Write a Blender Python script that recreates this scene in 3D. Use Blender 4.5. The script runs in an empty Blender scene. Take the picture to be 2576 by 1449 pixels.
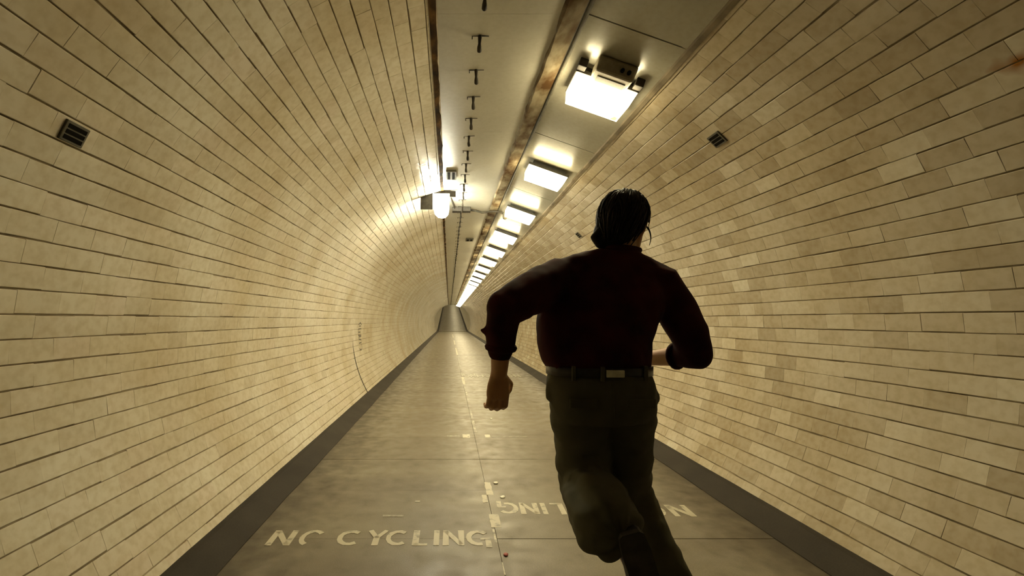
import bpy, bmesh, math, random
import numpy as np
from mathutils import Vector, Matrix, noise

random.seed(7); rng = np.random.default_rng(7)
S = bpy.context.scene
C = S.collection

# ------------------------------------------------------------------ camera, world, exposure
CAM_H = 1.12                       # camera height above the paving, metres
FPX = 1100.0                       # focal length for a 2576 px wide frame
cam_d = bpy.data.cameras.new('camera'); cam = bpy.data.objects.new('camera', cam_d); C.objects.link(cam)
cam.location = (0, 0, CAM_H); cam.rotation_euler = (math.pi/2, 0, 0)
cam_d.sensor_fit = 'HORIZONTAL'; cam_d.sensor_width = 36.0; cam_d.lens = FPX/2576*36.0
cam_d.shift_x = (1288-1130)/2576; cam_d.shift_y = (805-724.5)/2576
cam_d.clip_start = 0.02; cam_d.clip_end = 400
S.camera = cam
w = bpy.data.worlds.new('world'); S.world = w; w.use_nodes = True
w.node_tree.nodes['Background'].inputs[0].default_value = (0, 0, 0, 1)
S.view_settings.view_transform = 'Standard'; S.view_settings.look = 'None'
S.view_settings.gamma = 1.0; S.view_settings.use_curve_mapping = False
S.view_settings.exposure = 0.0
S.cycles.use_light_tree = False; S.cycles.use_adaptive_sampling = True; S.cycles.adaptive_threshold = 0.05; S.cycles.light_sampling_threshold = 0.03
S.cycles.max_bounces = 5; S.cycles.diffuse_bounces = 4; S.cycles.glossy_bounces = 2; S.cycles.transmission_bounces = 0; S.cycles.sample_clamp_indirect = 8.0
LAMP_E = 78.0                      # radiance of the yellow row lamps
WHITE_E = 150.0                     # radiance of the white lamp on the left
LAMP_COL = (1.0, 0.84, 0.49)
WHITE_COL = (1.0, 0.96, 0.74)

# ------------------------------------------------------------------ helpers
def nodes(name):
    m = bpy.data.materials.new(name); m.use_nodes = True
    nt = m.node_tree; return m, nt, nt.nodes['Principled BSDF']
def N(nt, t, **kw):
    n = nt.nodes.new(t)
    for k, v in kw.items(): setattr(n, k, v)
    return n
def mixc(nt, fac, a, b, mode='MIX'):
    n = N(nt, 'ShaderNodeMix', data_type='RGBA', blend_type=mode)
    for sock, v in ((n.inputs[0], fac), (n.inputs[6], a), (n.inputs[7], b)):
        if hasattr(v, 'node'): nt.links.new(v, sock)
        elif isinstance(v, (int, float)): sock.default_value = v
        else: sock.default_value = (*v, 1)
    return n.outputs[2]
def ramp(nt, src, stops):
    r = N(nt, 'ShaderNodeValToRGB'); nt.links.new(src, r.inputs[0])
    e = r.color_ramp.elements
    while len(e) < len(stops): e.new(0.5)
    for el, (p, c) in zip(e, stops):
        el.position = p; el.color = (*c, 1) if len(c) == 3 else c
    return r.outputs[0]
def pos(nt):
    g = N(nt, 'ShaderNodeNewGeometry'); return g.outputs['Position']
def tex_noise(nt, scale, detail=3, vec=None, stretch=None):
    v = vec or pos(nt)
    if stretch:
        mp = N(nt, 'ShaderNodeMapping'); mp.inputs['Scale'].default_value = stretch
        nt.links.new(v, mp.inputs[0]); v = mp.outputs[0]
    n = N(nt, 'ShaderNodeTexNoise'); n.inputs['Scale'].default_value = scale; n.inputs['Detail'].default_value = detail
    nt.links.new(v, n.inputs['Vector']); return n.outputs['Fac']
def bump(nt, bsdf, h, strength, dist=0.01):
    b = N(nt, 'ShaderNodeBump'); b.inputs['Strength'].default_value = strength; b.inputs['Distance'].default_value = dist
    nt.links.new(h, b.inputs['Height']); nt.links.new(b.outputs[0], bsdf.inputs['Normal'])
def simple(name, col, rough, noise_scale=None, amount=0.25, metal=0.0, bump_s=0.0, spec=0.5):
    m, nt, b = nodes(name)
    b.inputs['Roughness'].default_value = rough; b.inputs['Metallic'].default_value = metal
    b.inputs['Specular IOR Level'].default_value = spec
    if noise_scale:
        f = tex_noise(nt, noise_scale, 4)
        lo = tuple(c*(1-amount) for c in col); hi = tuple(min(1, c*(1+amount)) for c in col)
        nt.links.new(ramp(nt, f, [(0.3, lo), (0.7, hi)]), b.inputs['Base Color'])
        if bump_s: bump(nt, b, f, bump_s)
    else: b.inputs['Base Color'].default_value = (*col, 1)
    return m
def emit(name, col, strength):
    m, nt, b = nodes(name)
    b.inputs['Base Color'].default_value = (*[0.8*c for c in (1, 1, 0.95)], 1)
    b.inputs['Emission Color'].default_value = (*col, 1); b.inputs['Emission Strength'].default_value = strength
    b.inputs['Roughness'].default_value = 0.4; m.cycles.emission_sampling = 'FRONT'
    return m

def ob(name, me, mat=None, parent=None, **props):
    o = bpy.data.objects.new(name, me); C.objects.link(o)
    if mat is not None and me is not None:
        for mm in (mat if isinstance(mat, (list, tuple)) else [mat]): me.materials.append(mm)
    if parent is not None: o.parent = parent
    for k, v in props.items(): o[k] = v
    return o
def empty(name, loc, **props):
    o = bpy.data.objects.new(name, None); C.objects.link(o); o.location = loc
    o.empty_display_size = 0.1
    for k, v in props.items(): o[k] = v
    return o
def mesh(name, v, f, smooth=False):
    me = bpy.data.meshes.new(name); me.from_pydata([tuple(p) for p in v], [], f); me.update()
    if smooth: me.polygons.foreach_set('use_smooth', [True]*len(me.polygons))
    return me
def bm_mesh(name, bm, smooth=False):
    bmesh.ops.recalc_face_normals(bm, faces=bm.faces[:])
    me = bpy.data.meshes.new(name); bm.to_mesh(me); bm.free()
    if smooth: me.polygons.foreach_set('use_smooth', [True]*len(me.polygons))
    return me
def box(bm, lo, hi, M=None, taper=0.0, bevel=0.0, seg=2):
    """box lo..hi; the lower z end may be tapered in x and y"""
    x0, y0, z0 = lo; x1, y1, z1 = hi; t = taper
    P = [(x0+t, y0+t, z0), (x1-t, y0+t, z0), (x1-t, y1-t, z0), (x0+t, y1-t, z0), (x0, y0, z1), (x1, y0, z1), (x1, y1, z1), (x0, y1, z1)]
    vs = [bm.verts.new(M @ Vector(p) if M else p) for p in P]
    fs = [bm.faces.new([vs[i] for i in q]) for q in ((0, 3, 2, 1), (4, 5, 6, 7), (0, 1, 5, 4), (1, 2, 6, 5), (2, 3, 7, 6), (3, 0, 4, 7))]
    if bevel:
        es = list({e for f in fs for e in f.edges})
        bmesh.ops.bevel(bm, geom=es, offset=bevel, segments=seg, affect='EDGES', profile=0.6)
def tube(bm, pts, radii, n=12, squash=None, caps=True):
    """round tapered tube through pts with rounded ends"""
    pts = [Vector(p) for p in pts]; L = len(pts)
    if isinstance(radii, (int, float)): radii = [radii]*L
    rings = []
    tang = [(pts[min(i+1, L-1)]-pts[max(i-1, 0)]).normalized() for i in range(L)]
    up = Vector((0, 0, 1)) if abs(tang[0].z) < 0.9 else Vector((1, 0, 0))
    frames = []
    u = (up - tang[0]*up.dot(tang[0])).normalized()
    for t in tang:
        u = (u - t*u.dot(t)).normalized(); frames.append((u, t.cross(u)))
    def ring(c, r, fr):
        a, b = fr; return [bm.verts.new(c + a*(math.cos(2*math.pi*k/n)*r) + b*(math.sin(2*math.pi*k/n)*r)) for k in range(n)]
    if caps:
        for ang in (80, 50, 25):
            r = radii[0]*math.cos(math.radians(ang)); rings.append(ring(pts[0]-tang[0]*radii[0]*math.sin(math.radians(ang)), r, frames[0]))
    for p, r, fr in zip(pts, radii, frames): rings.append(ring(p, r, fr))
    if caps:
        for ang in (25, 50, 80):
            r = radii[-1]*math.cos(math.radians(ang)); rings.append(ring(pts[-1]+tang[-1]*radii[-1]*math.sin(math.radians(ang)), r, frames[-1]))
    for a, b in zip(rings, rings[1:]):
        for k in range(n): bm.faces.new((a[k], a[(k+1) % n], b[(k+1) % n], b[k]))
    bm.faces.new(rings[0][::-1]); bm.faces.new(rings[-1])
def rings_loft(bm, rings, n=28, power=2.4):
    """rings: (centre, half width, half depth, axis x, axis y); closed at both ends"""
    R = []
    for c, a, b, ax, ay in rings:
        c = Vector(c); ax = Vector(ax); ay = Vector(ay); row = []
        for k in range(n):
            t = 2*math.pi*k/n; cs, sn = math.cos(t), math.sin(t)
            row.append(bm.verts.new(c + ax*(a*math.copysign(abs(cs)**(2/power), cs)) + ay*(b*math.copysign(abs(sn)**(2/power), sn))))
        R.append(row)
    for a, b in zip(R, R[1:]):
        for k in range(n): bm.faces.new((a[k], a[(k+1) % n], b[(k+1) % n], b[k]))
    bm.faces.new(R[0][::-1]); bm.faces.new(R[-1])
def ball(bm, c, r, M=None, sub=3):
    T = Matrix.Translation(Vector(c)) @ (M or Matrix()) @ Matrix.Diagonal((*((r, r, r) if isinstance(r, (int, float)) else r), 1))
    bmesh.ops.create_icosphere(bm, subdivisions=sub, radius=1, matrix=T)
def remeshed(name, bm, voxel, smooth_it=4, fac=0.5):
    """one continuous surface from overlapping closed pieces"""
    bmesh.ops.recalc_face_normals(bm, faces=bm.faces[:])
    me = bpy.data.meshes.new(name+'_src'); bm.to_mesh(me); bm.free()
    o = bpy.data.objects.new(name+'_src', me); C.objects.link(o)
    r = o.modifiers.new('r', 'REMESH'); r.mode = 'VOXEL'; r.voxel_size = voxel
    if smooth_it:
        s = o.modifiers.new('s', 'SMOOTH'); s.factor = fac; s.iterations = smooth_it
    dg = bpy.context.evaluated_depsgraph_get(); dg.update()
    out = bpy.data.meshes.new_from_object(o.evaluated_get(dg)); out.name = name
    bpy.data.objects.remove(o); bpy.data.meshes.remove(me)
    out.polygons.foreach_set('use_smooth', [True]*len(out.polygons))
    return out
def displace(me, fn):
    n = len(me.vertices); co = np.empty(n*3); no = np.empty(n*3)
    me.vertices.foreach_get('co', co); me.vertices.foreach_get('normal', no)
    co = co.reshape(-1, 3); no = no.reshape(-1, 3)
    d = np.array([fn(Vector(p)) for p in co])
    me.vertices.foreach_set('co', (co + no*d[:, None]).ravel()); me.update()

# ------------------------------------------------------------------ materials
RUST_SPOT = (1.726, 1.325, 1.899)
def tile_mat():
    m, nt, b = nodes('glazed_tile')
    at = N(nt, 'ShaderNodeAttribute', attribute_name='tint')
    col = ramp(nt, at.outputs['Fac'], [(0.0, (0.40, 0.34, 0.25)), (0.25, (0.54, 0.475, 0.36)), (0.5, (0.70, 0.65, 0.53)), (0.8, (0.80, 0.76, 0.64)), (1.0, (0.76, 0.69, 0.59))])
    big = tex_noise(nt, 1.7, 3)
    col = mixc(nt, 0.55, col, ramp(nt, big, [(0.3, (0.66, 0.56, 0.38)), (0.62, (1, 1, 1))]), 'MULTIPLY')
    fine = tex_noise(nt, 30, 2)
    col = mixc(nt, 0.45, col, ramp(nt, fine, [(0.3, (0.72, 0.66, 0.52)), (0.6, (1, 1, 1))]), 'MULTIPLY')
    # one rust run from a leaking joint high on the right wall
    dv = N(nt, 'ShaderNodeVectorMath', operation='SUBTRACT'); nt.links.new(pos(nt), dv.inputs[0]); dv.inputs[1].default_value = RUST_SPOT
    ml = N(nt, 'ShaderNodeVectorMath', operation='MULTIPLY'); nt.links.new(dv.outputs[0], ml.inputs[0]); ml.inputs[1].default_value = (10, 8, 11)
    ln = N(nt, 'ShaderNodeVectorMath', operation='LENGTH'); nt.links.new(ml.outputs[0], ln.inputs[0])
    ad = N(nt, 'ShaderNodeMath', operation='ADD'); nt.links.new(ln.outputs['Value'], ad.inputs[0]); nt.links.new(tex_noise(nt, 14, 1), ad.inputs[1])
    col = mixc(nt, ramp(nt, ad.outputs[0], [(0.75, (1, 1, 1)), (1.0, (0, 0, 0))]), col, (0.30, 0.12, 0.02))
    nt.links.new(col, b.inputs['Base Color'])
    nt.links.new(ramp(nt, fine, [(0.3, (0.20,)*3), (0.7, (0.075,)*3)]), b.inputs['Roughness'])
    b.inputs['Specular IOR Level'].default_value = 0.5
    return m
def shell_mat():
    m, nt, b = nodes('grout')
    f = tex_noise(nt, 6, 5)
    nt.links.new(ramp(nt, f, [(0.3, (0.10, 0.07, 0.035)), (0.55, (0.26, 0.21, 0.13)), (0.8, (0.42, 0.36, 0.25))]), b.inputs['Base Color'])
    b.inputs['Roughness'].default_value = 0.9
    return m
def far_tile_mat():
    m, nt, b = nodes('distant_glazed_tile')
    f = tex_noise(nt, 2.0, 5)
    nt.links.new(ramp(nt, f, [(0.3, (0.56, 0.50, 0.38)), (0.65, (0.70, 0.65, 0.53))]), b.inputs['Base Color'])
    b.inputs['Roughness'].default_value = 0.35
    return m
def paving_mat():
    m, nt, b = nodes('paving')
    f1 = tex_noise(nt, 220, 1); f2 = tex_noise(nt, 1.6, 3, stretch=(0.5, 1.8, 1)); f3 = tex_noise(nt, 9, 3)
    at = N(nt, 'ShaderNodeObjectInfo')
    col = ramp(nt, f2, [(0.3, (0.150, 0.122, 0.078)), (0.7, (0.225, 0.195, 0.135))])
    col = mixc(nt, 0.55, col, ramp(nt, at.outputs['Random'], [(0.0, (0.80, 0.76, 0.66)), (1.0, (1.0, 1.0, 1.0))]), 'MULTIPLY')
    col = mixc(nt, 0.35, col, ramp(nt, f1, [(0.35, (0.6, 0.58, 0.5)), (0.65, (1.2, 1.2, 1.2))]), 'MULTIPLY')
    col = mixc(nt, ramp(nt, f3, [(0.62, (0, 0, 0)), (0.8, (0.35,)*3)]), col, (0.08, 0.06, 0.035))
    # trodden-in grime beside both kerbs
    sx = N(nt, 'ShaderNodeSeparateXYZ'); nt.links.new(pos(nt), sx.inputs[0])
    dx = N(nt, 'ShaderNodeMath', operation='SUBTRACT'); nt.links.new(sx.outputs[0], dx.inputs[0]); dx.inputs[1].default_value = 0.325
    ab = N(nt, 'ShaderNodeMath', operation='ABSOLUTE'); nt.links.new(dx.outputs[0], ab.inputs[0])
    sm = N(nt, 'ShaderNodeMath', operation='MULTIPLY_ADD'); nt.links.new(f3, sm.inputs[0]); sm.inputs[1].default_value = 0.5; nt.links.new(ab.outputs[0], sm.inputs[2])
    sc = N(nt, 'ShaderNodeMath', operation='MULTIPLY'); nt.links.new(sm.outputs[0], sc.inputs[0]); sc.inputs[1].default_value = 0.5
    col = mixc(nt, ramp(nt, sc.outputs[0], [(0.60, (0, 0, 0)), (0.80, (0.75,)*3)]), col, (0.055, 0.042, 0.025))
    nt.links.new(col, b.inputs['Base Color'])
    nt.links.new(ramp(nt, f3, [(0.3, (0.36,)*3), (0.7, (0.58,)*3)]), b.inputs['Roughness'])
    bump(nt, b, f1, 0.25, 0.002)
    return m
def kerb_mat():
    m, nt, b = nodes('kerb_asphalt')
    f1 = tex_noise(nt, 150, 3); f2 = tex_noise(nt, 3, 4)
    col = ramp(nt, f2, [(0.3, (0.030, 0.024, 0.017)), (0.7, (0.048, 0.040, 0.029))])
    col = mixc(nt, 0.3, col, ramp(nt, f1, [(0.35, (0.6,)*3), (0.65, (1.2,)*3)]), 'MULTIPLY')
    nt.links.new(col, b.inputs['Base Color']); b.inputs['Roughness'].default_value = 0.8; b.inputs['Specular IOR Level'].default_value = 0.25
    bump(nt, b, f1, 0.3, 0.002)
    return m
def paint_mat(name, lo=0.34, hi=0.47, col=(0.55, 0.51, 0.39)):
    m, nt, b = nodes(name)
    f = tex_noise(nt, 28, 5); g = tex_noise(nt, 7, 3)
    ad = N(nt, 'ShaderNodeMath', operation='ADD'); nt.links.new(f, ad.inputs[0]); nt.links.new(g, ad.inputs[1])
    hf = N(nt, 'ShaderNodeMath', operation='MULTIPLY'); nt.links.new(ad.outputs[0], hf.inputs[0]); hf.inputs[1].default_value = 0.5
    nt.links.new(ramp(nt, hf.outputs[0], [(lo, (0.23, 0.205, 0.15)), (hi, col)]), b.inputs['Base Color'])
    b.inputs['Roughness'].default_value = 0.5
    return m
def ceil_mat(name, a, c, rough, stretch):
    m, nt, b = nodes(name)
    f = tex_noise(nt, 2.2, 5, stretch=stretch); g = tex_noise(nt, 40, 3)
    col = ramp(nt, f, [(0.3, a), (0.7, c)])
    col = mixc(nt, 0.2, col, ramp(nt, g, [(0.35, (0.7, 0.68, 0.6)), (0.6, (1, 1, 1))]), 'MULTIPLY')
    nt.links.new(col, b.inputs['Base Color']); b.inputs['Roughness'].default_value = rough
    bump(nt, b, f, 0.08, 0.02)
    return m
def rust_mat(name, a, mid, c, scale=9):
    m, nt, b = nodes(name)
    f = tex_noise(nt, scale, 6, stretch=(1, 0.5, 1))
    nt.links.new(ramp(nt, f, [(0.36, a), (0.5, mid), (0.64, c)]), b.inputs['Base Color'])
    b.inputs['Roughness'].default_value = 0.95; b.inputs['Specular IOR Level'].default_value = 0.08; bump(nt, b, f, 0.6, 0.012)
    return m

M_TILE = tile_mat(); M_GROUT = shell_mat(); M_FAR = far_tile_mat(); M_PAVE = paving_mat(); M_KERB = kerb_mat()
M_PAINT = paint_mat('worn_white_paint'); M_PAINT2 = paint_mat('faded_white_paint', 0.46, 0.7, (0.5, 0.46, 0.35))
M_CEIL = ceil_mat('painted_ceiling_board', (0.45, 0.43, 0.36), (0.57, 0.55, 0.46), 0.32, (1, 0.4, 1))
M_PANEL = ceil_mat('painted_steel_panel', (0.32, 0.30, 0.24), (0.44, 0.42, 0.34), 0.25, (1, 0.5, 1))
M_RUST = rust_mat('rusty_gap', (0.022, 0.013, 0.006), (0.055, 0.030, 0.010), (0.15, 0.08, 0.022), 12)
M_BEAM = rust_mat('dirty_beam', (0.07, 0.036, 0.012), (0.17, 0.13, 0.075), (0.30, 0.255, 0.17), 10)
M_CONDUIT = simple('grey_conduit', (0.13, 0.12, 0.09), 0.75, 20, 0.2, spec=0.2)
M_EDGE = simple('shaded_edging_strip', (0.20, 0.165, 0.11), 0.8, 8, 0.4, spec=0.2)  # dark tone of this strip stands in for soft shadow at the panel edge
M_DARK = simple('dark_iron', (0.035, 0.028, 0.018), 0.7, 30, 0.4)
M_HOUSE = simple('lamp_housing', (0.10, 0.095, 0.08), 0.5, 25, 0.2)
M_GEAR = simple('cast_gear_box', (0.30, 0.27, 0.20), 0.45, 25, 0.2)
M_LAMP = emit('lamp_diffuser', LAMP_COL, LAMP_E)
M_LAMPEND = emit('lamp_diffuser_end', LAMP_COL, LAMP_E*0.16)
M_LAMPSIDE = emit('lamp_diffuser_side', LAMP_COL, LAMP_E*0.45)
M_WLAMP = emit('white_lamp_glass', WHITE_COL, WHITE_E)
M_DIRTPATCH = simple('stained_diffuser_corner', (0.75, 0.62, 0.28), 0.5)
M_BLACK = simple('black_recess', (0.012, 0.011, 0.009), 1.0, spec=0.02)

# ------------------------------------------------------------------ tunnel cross-section (metres)
CX, CZ, R = 0.317, 0.91, 1.722          # bore
PITCH = math.radians(2.718); TL = 0.157 # course angle, tile length
A_L0, A_L1 = math.radians(103.2), math.radians(209.6)
A_R0, A_R1 = math.radians(61.2), math.radians(-29.6)
Y0, YB, Y1 = -7.0, 43.0, 118.0          # behind the camera, foot of the rise, far end
SLOPE = 0.095
def rise(y):
    if y <= YB-2: return 0.0
    if y >= YB+2: return SLOPE*(y-YB)
    return SLOPE*(y-YB+2)**2/8
YS = [Y0, 0, 8, 16, 24, 32, 39] + [YB-2+0.5*i for i in range(9)] + [50, 60, 70, 80, 90, 100, Y1]
def sweep(name, prof, ys, mat, closed=True, far_mat_from=None, smooth=False, wob=None):
    v, f = [], []; n = len(prof)
    for i, y in enumerate(ys):
        for j, (x, z) in enumerate(prof):
            dx = wob(y, j) if wob else 0
            v.append((x+dx, y, z+rise(y)))
    for i in range(len(ys)-1):
        for j in range(n if closed else n-1):
            k = (j+1) % n; f.append((i*n+j, i*n+k, (i+1)*n+k, (i+1)*n+j))
    if closed: f.append(tuple(range(n))[::-1]); f.append(tuple((len(ys)-1)*n+j for j in range(n)))
    me = mesh(name, v, f)
    bm = bmesh.new(); bm.from_mesh(me); bmesh.ops.recalc_face_normals(bm, faces=bm.faces[:]); bm.to_mesh(me); bm.free()
    for mm in mat: me.materials.append(mm)
    if far_mat_from is not None:
        for p in me.polygons:
            if p.center.y > far_mat_from: p.material_index = 1
    if smooth: me.polygons.foreach_set('use_smooth', [True]*len(me.polygons))
    return me
def arc(a0, a1, r, n=40): return [(CX+r*math.cos(a0+(a1-a0)*i/n), CZ+r*math.sin(a0+(a1-a0)*i/n)) for i in range(n+1)]
TILE_END = 42.6
wall = {}
for side, a0, a1, lab in (('left', A_L0, A_L1, 'curved cream tiled tunnel wall on the left with one dark ring joint'),
                          ('right', A_R0, A_R1, 'curved cream tiled tunnel wall on the right beside the running man')):
    prof = arc(a0, a1, R+0.006) + arc(a1, a0, R+0.14)
    wall[side] = ob('wall_'+side, sweep('wall_'+side, prof, sorted(YS+[TILE_END]), [M_GROUT, M_FAR], far_mat_from=TILE_END-0.2), kind='structure', label=lab, category='wall')

# --- tiles: 300 nearest-looking ones per wall as parts, the rest joined
def tile_geo(hl, hh, bev=0.0022, dep=0.010):
    v = [(sx*(hl-0.0004), sy*(hh-bev), 0) for sx, sy in ((-1, -1), (1, -1), (1, 1), (-1, 1))]
    v += [(sx*hl, sy*hh, -bev) for sx, sy in ((-1, -1), (1, -1), (1, 1), (-1, 1))]
    v += [(sx*hl, sy*hh, -dep) for sx, sy in ((-1, -1), (1, -1), (1, 1), (-1, 1))]
    f = [(0, 1, 2, 3)] + [(i, i+4, (i+1) % 4+4, (i+1) % 4) for i in range(4)] + [(i+4, i+8, (i+1) % 4+8, (i+1) % 4+4) for i in range(4)]
    return np.array(v), f
HH = R*PITCH/2-0.0019; HL = TL/2+0.0001
TV, TF = tile_geo(HL, HH)
def add_tint(me, vals):
    a = me.attributes.new('tint', 'FLOAT', 'FACE'); a.data.foreach_set('value', np.asarray(vals, dtype=np.float32))
variants = []
for i in range(32):                      # 16 shades, each also a little short so that its end joints show
    me = mesh('tile', TV*np.array([1 if i < 16 else 0.984, rng.uniform(0.985, 1.0), 1]), TF); me.materials.append(M_TILE)
    add_tint(me, [(i % 16)/15]*len(TF)); variants.append(me)
def tile_list(side):
    phase = math.radians(180-7.6) if side == 'left' else math.radians(8.0)
    a0, a1 = (A_L0, A_L1) if side == 'left' else (A_R1, A_R0)
    k0 = math.ceil((a0-phase)/PITCH-0.75); out = []
    k = k0
    while True:
        ac = phase+(k+0.5)*PITCH
        if ac-PITCH*0.3 > a1: break
        if ac > a0-PITCH*0.2:
            tilt = rng.normal(0, 0.014); y = -3.0+(TL/2 if k % 2 else 0)+rng.uniform(-0.012, 0.012)
            while y < TILE_END-0.1:
                out.append((ac+rng.normal(0, 0.0006), y, rng.normal(0, 0.0002), tilt+rng.normal(0, 0.009), rng.normal(0, 0.002)))
                y += TL
        k += 1
    return out
def tile_matrix(t):
    a, y, dr, rx, ry = t
    nrm = Vector((-math.cos(a), 0, -math.sin(a))); ex = Vector((0, 1, 0)); ey = nrm.cross(ex)
    nrm = (nrm+ey*rx+ex*ry*0.5).normalized(); ex = (ex-nrm*ex.dot(nrm)).normalized(); ey = nrm.cross(ex)
    p = Vector((CX+(R+dr)*math.cos(a), y, CZ+(R+dr)*math.sin(a)))
    return Matrix(((ex.x, ey.x, nrm.x, p.x), (ex.y, ey.y, nrm.y, p.y), (ex.z, ey.z, nrm.z, p.z), (0, 0, 0, 1)))
def frame_px(p):
    if p.y < 0.3: return None
    return (1130+p.x*FPX/p.y, 805-(p.z-CAM_H)*FPX/p.y)
for side in ('left', 'right'):
    T = tile_list(side); sized = []
    for i, t in enumerate(T):
        m = tile_matrix(t); q = frame_px(m.translation)
        if q and 0 <= q[0] <= 2576 and 0 <= q[1] <= 1449:
            c = [frame_px(m @ Vector(p)) for p in ((HL, 0, 0), (-HL, 0, 0), (0, HH, 0), (0, -HH, 0))]
            if None in c: continue
            ux, uy = c[0][0]-c[1][0], c[0][1]-c[1][1]; vx, vy = c[2][0]-c[3][0], c[2][1]-c[3][1]
            sized.append((abs(ux*vy-uy*vx), i))
    sized.sort(reverse=True); big = {i for _, i in sized[:300]}
    vv, ff, tt = [], [], []
    for i, t in enumerate(T):
        m = tile_matrix(t); tint = min(0.999, max(0, rng.beta(17, 5.8) if side == 'left' else rng.beta(10, 22)))  # left tints lighter, right darker: uneven light put into tile colour, right also browner
        if i in big:
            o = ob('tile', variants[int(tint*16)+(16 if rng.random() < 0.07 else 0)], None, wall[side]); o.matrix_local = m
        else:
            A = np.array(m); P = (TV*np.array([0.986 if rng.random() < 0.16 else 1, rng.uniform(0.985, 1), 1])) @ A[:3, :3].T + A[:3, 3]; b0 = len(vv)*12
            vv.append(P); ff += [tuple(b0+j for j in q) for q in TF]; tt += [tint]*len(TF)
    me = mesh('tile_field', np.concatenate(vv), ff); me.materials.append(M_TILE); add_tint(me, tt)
    ob('tile_field', me, None, wall[side], kind='stuff')

# ring joint low on the left wall, and scrawled marks beside it
bm = bmesh.new()
for i in range(26):
    a = math.radians(182+i*1.08); a2 = math.radians(182+(i+1)*1.08); wd = 0.004+0.010*min(1, i/8)
    q = []
    for aa, yy, rr in ((a, 6.35-wd, R-0.003), (a2, 6.35-wd, R-0.003), (a2, 6.35+wd, R-0.003), (a, 6.35+wd, R-0.003)):
        q.append(bm.verts.new((CX+rr*math.cos(aa), yy, CZ+rr*math.sin(aa))))
    bm.faces.new(q)
bmesh.ops.remove_doubles(bm, verts=bm.verts[:], dist=1e-5)
ob('ring_joint', bm_mesh('ring_joint', bm), M_BLACK, wall['left'])
def wall_stroke(bm, pts, wd, off=0.003):
    for (a0, y0), (a1, y1) in zip(pts, pts[1:]):
        d = Vector((y1-y0, (a1-a0)*R)); L = d.length or 1; nx, ny = -d.y/L*wd, d.x/L*wd
        q = []
        for (a, y, s) in ((a0, y0, 1), (a1, y1, 1), (a1, y1, -1), (a0, y0, -1)):
            aa = a+s*ny/R; rr = R-off
            q.append(bm.verts.new((CX+rr*math.cos(aa), y+s*nx, CZ+rr*math.sin(aa))))
        bm.faces.new(q)
bm = bmesh.new()
def mark(z, y, strokes, s=0.10):
    a0 = math.pi-math.asin((z-CZ)/R)
    for st in strokes: wall_stroke(bm, [(a0-(v*s)/R, y+u*s*2.2) for u, v in st], 0.007)
mark(1.045, 6.75, [[(0, 0), (0.5, 0.35), (1, 0)], [(0.2, -0.2), (0.8, -0.2)]])
mark(0.93, 6.75, [[(1, 0.5), (0, 0.5), (0, -0.5), (1, -0.5)], [(0, 0), (0.7, 0)]])
mark(0.81, 6.75, [[(1, 0.5), (0.2, 0.5), (0.2, 0.05), (0.9, 0.0), (0.9, -0.5), (0.1, -0.5)]])
mark(0.70, 6.75, [[(0.9, 0.5), (0.9, -0.3), (0.5, -0.55), (0.1, -0.2)]])
ob('scrawled_marks', bm_mesh('scrawled_marks', bm), M_DARK, wall['left'], label='small dark hand-drawn letters on the tiles')

# ------------------------------------------------------------------ floor
XL, XR, XM = -1.02, 1.67, 0.245
floor = ob('floor', sweep('floor', [(XL-0.25, -0.02), (XR+0.25, -0.02), (XR+0.25, -0.15), (XL-0.25, -0.15)], YS, [M_GROUT, M_PAVE], far_mat_from=44.0),
           kind='structure', label='brown-grey paved footway running down the tunnel', category='floor')
slab_y = [-1.6+0.64*i for i in range(69)]
slab_meshes = {}
def slab(x0, x1, y0, y1):
    key = (round(x0, 2), round(x1, 2))
    if key not in slab_meshes:
        bm = bmesh.new(); g = 0.0006
        box(bm, (x0+g, g, -0.03), (x1-g, 0.64-g, 0.0)); top = [e for e in bm.edges if all(v.co.z > -0.001 for v in e.verts)]
        bmesh.ops.bevel(bm, geom=top, offset=0.0010, segments=1, affect='EDGES')
        me = bm_mesh('paving_slab', bm); me.materials.append(M_PAVE); slab_meshes[key] = me
    o = ob('paving_slab', slab_meshes[key], None, floor); o.location = (0, y0, rng.normal(0, 0.0006)); return o
for y in slab_y:
    slab(XL-0.02, XM, y, y+0.64); slab(XM, XR+0.02, y, y+0.64)
# painted rising part of the footway beyond the slabs
ob('far_paving', sweep('far_paving', [(XL-0.02, 0.0), (XR+0.02, 0.0), (XR+0.02, -0.02), (XL-0.02, -0.02)], [42.56]+[YB-0.2+0.4*i for i in range(6)]+[50, 60, 75, 90, 105, Y1], [M_PAVE]), None, floor)
KZ = 0.07
def xl_at(z): return CX-math.sqrt(R*R-(z-CZ)**2), CX+math.sqrt(R*R-(z-CZ)**2)
wl, wr = xl_at(KZ)
ys_k = [Y0+0.25*i for i in range(int((YB-2-Y0)/0.25))] + [y for y in YS if y >= YB-2]
def kw(y, j):
    return 0.010*noise.noise(Vector((y*1.7, j*3.1, 0.5)))+0.006*noise.noise(Vector((y*6, j, 4))) if j in (0, 2) else 0
ob('baseboard_left', sweep('baseboard_left', [(wl-0.02, KZ+0.006), (wl+0.03, KZ-0.004), (XL, 0.004), (XL, -0.05), (wl-0.03, -0.05)], ys_k, [M_KERB], wob=kw),
   kind='structure', label='dark sloped kerb strip along the foot of the left wall', category='kerb')
ob('baseboard_right', sweep('baseboard_right', [(wr+0.02, KZ+0.006), (wr-0.03, KZ-0.004), (XR, 0.004), (XR, -0.05), (wr+0.03, -0.05)], ys_k, [M_KERB], wob=kw),
   kind='structure', label='dark sloped kerb strip along the foot of the right wall', category='kerb')

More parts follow.
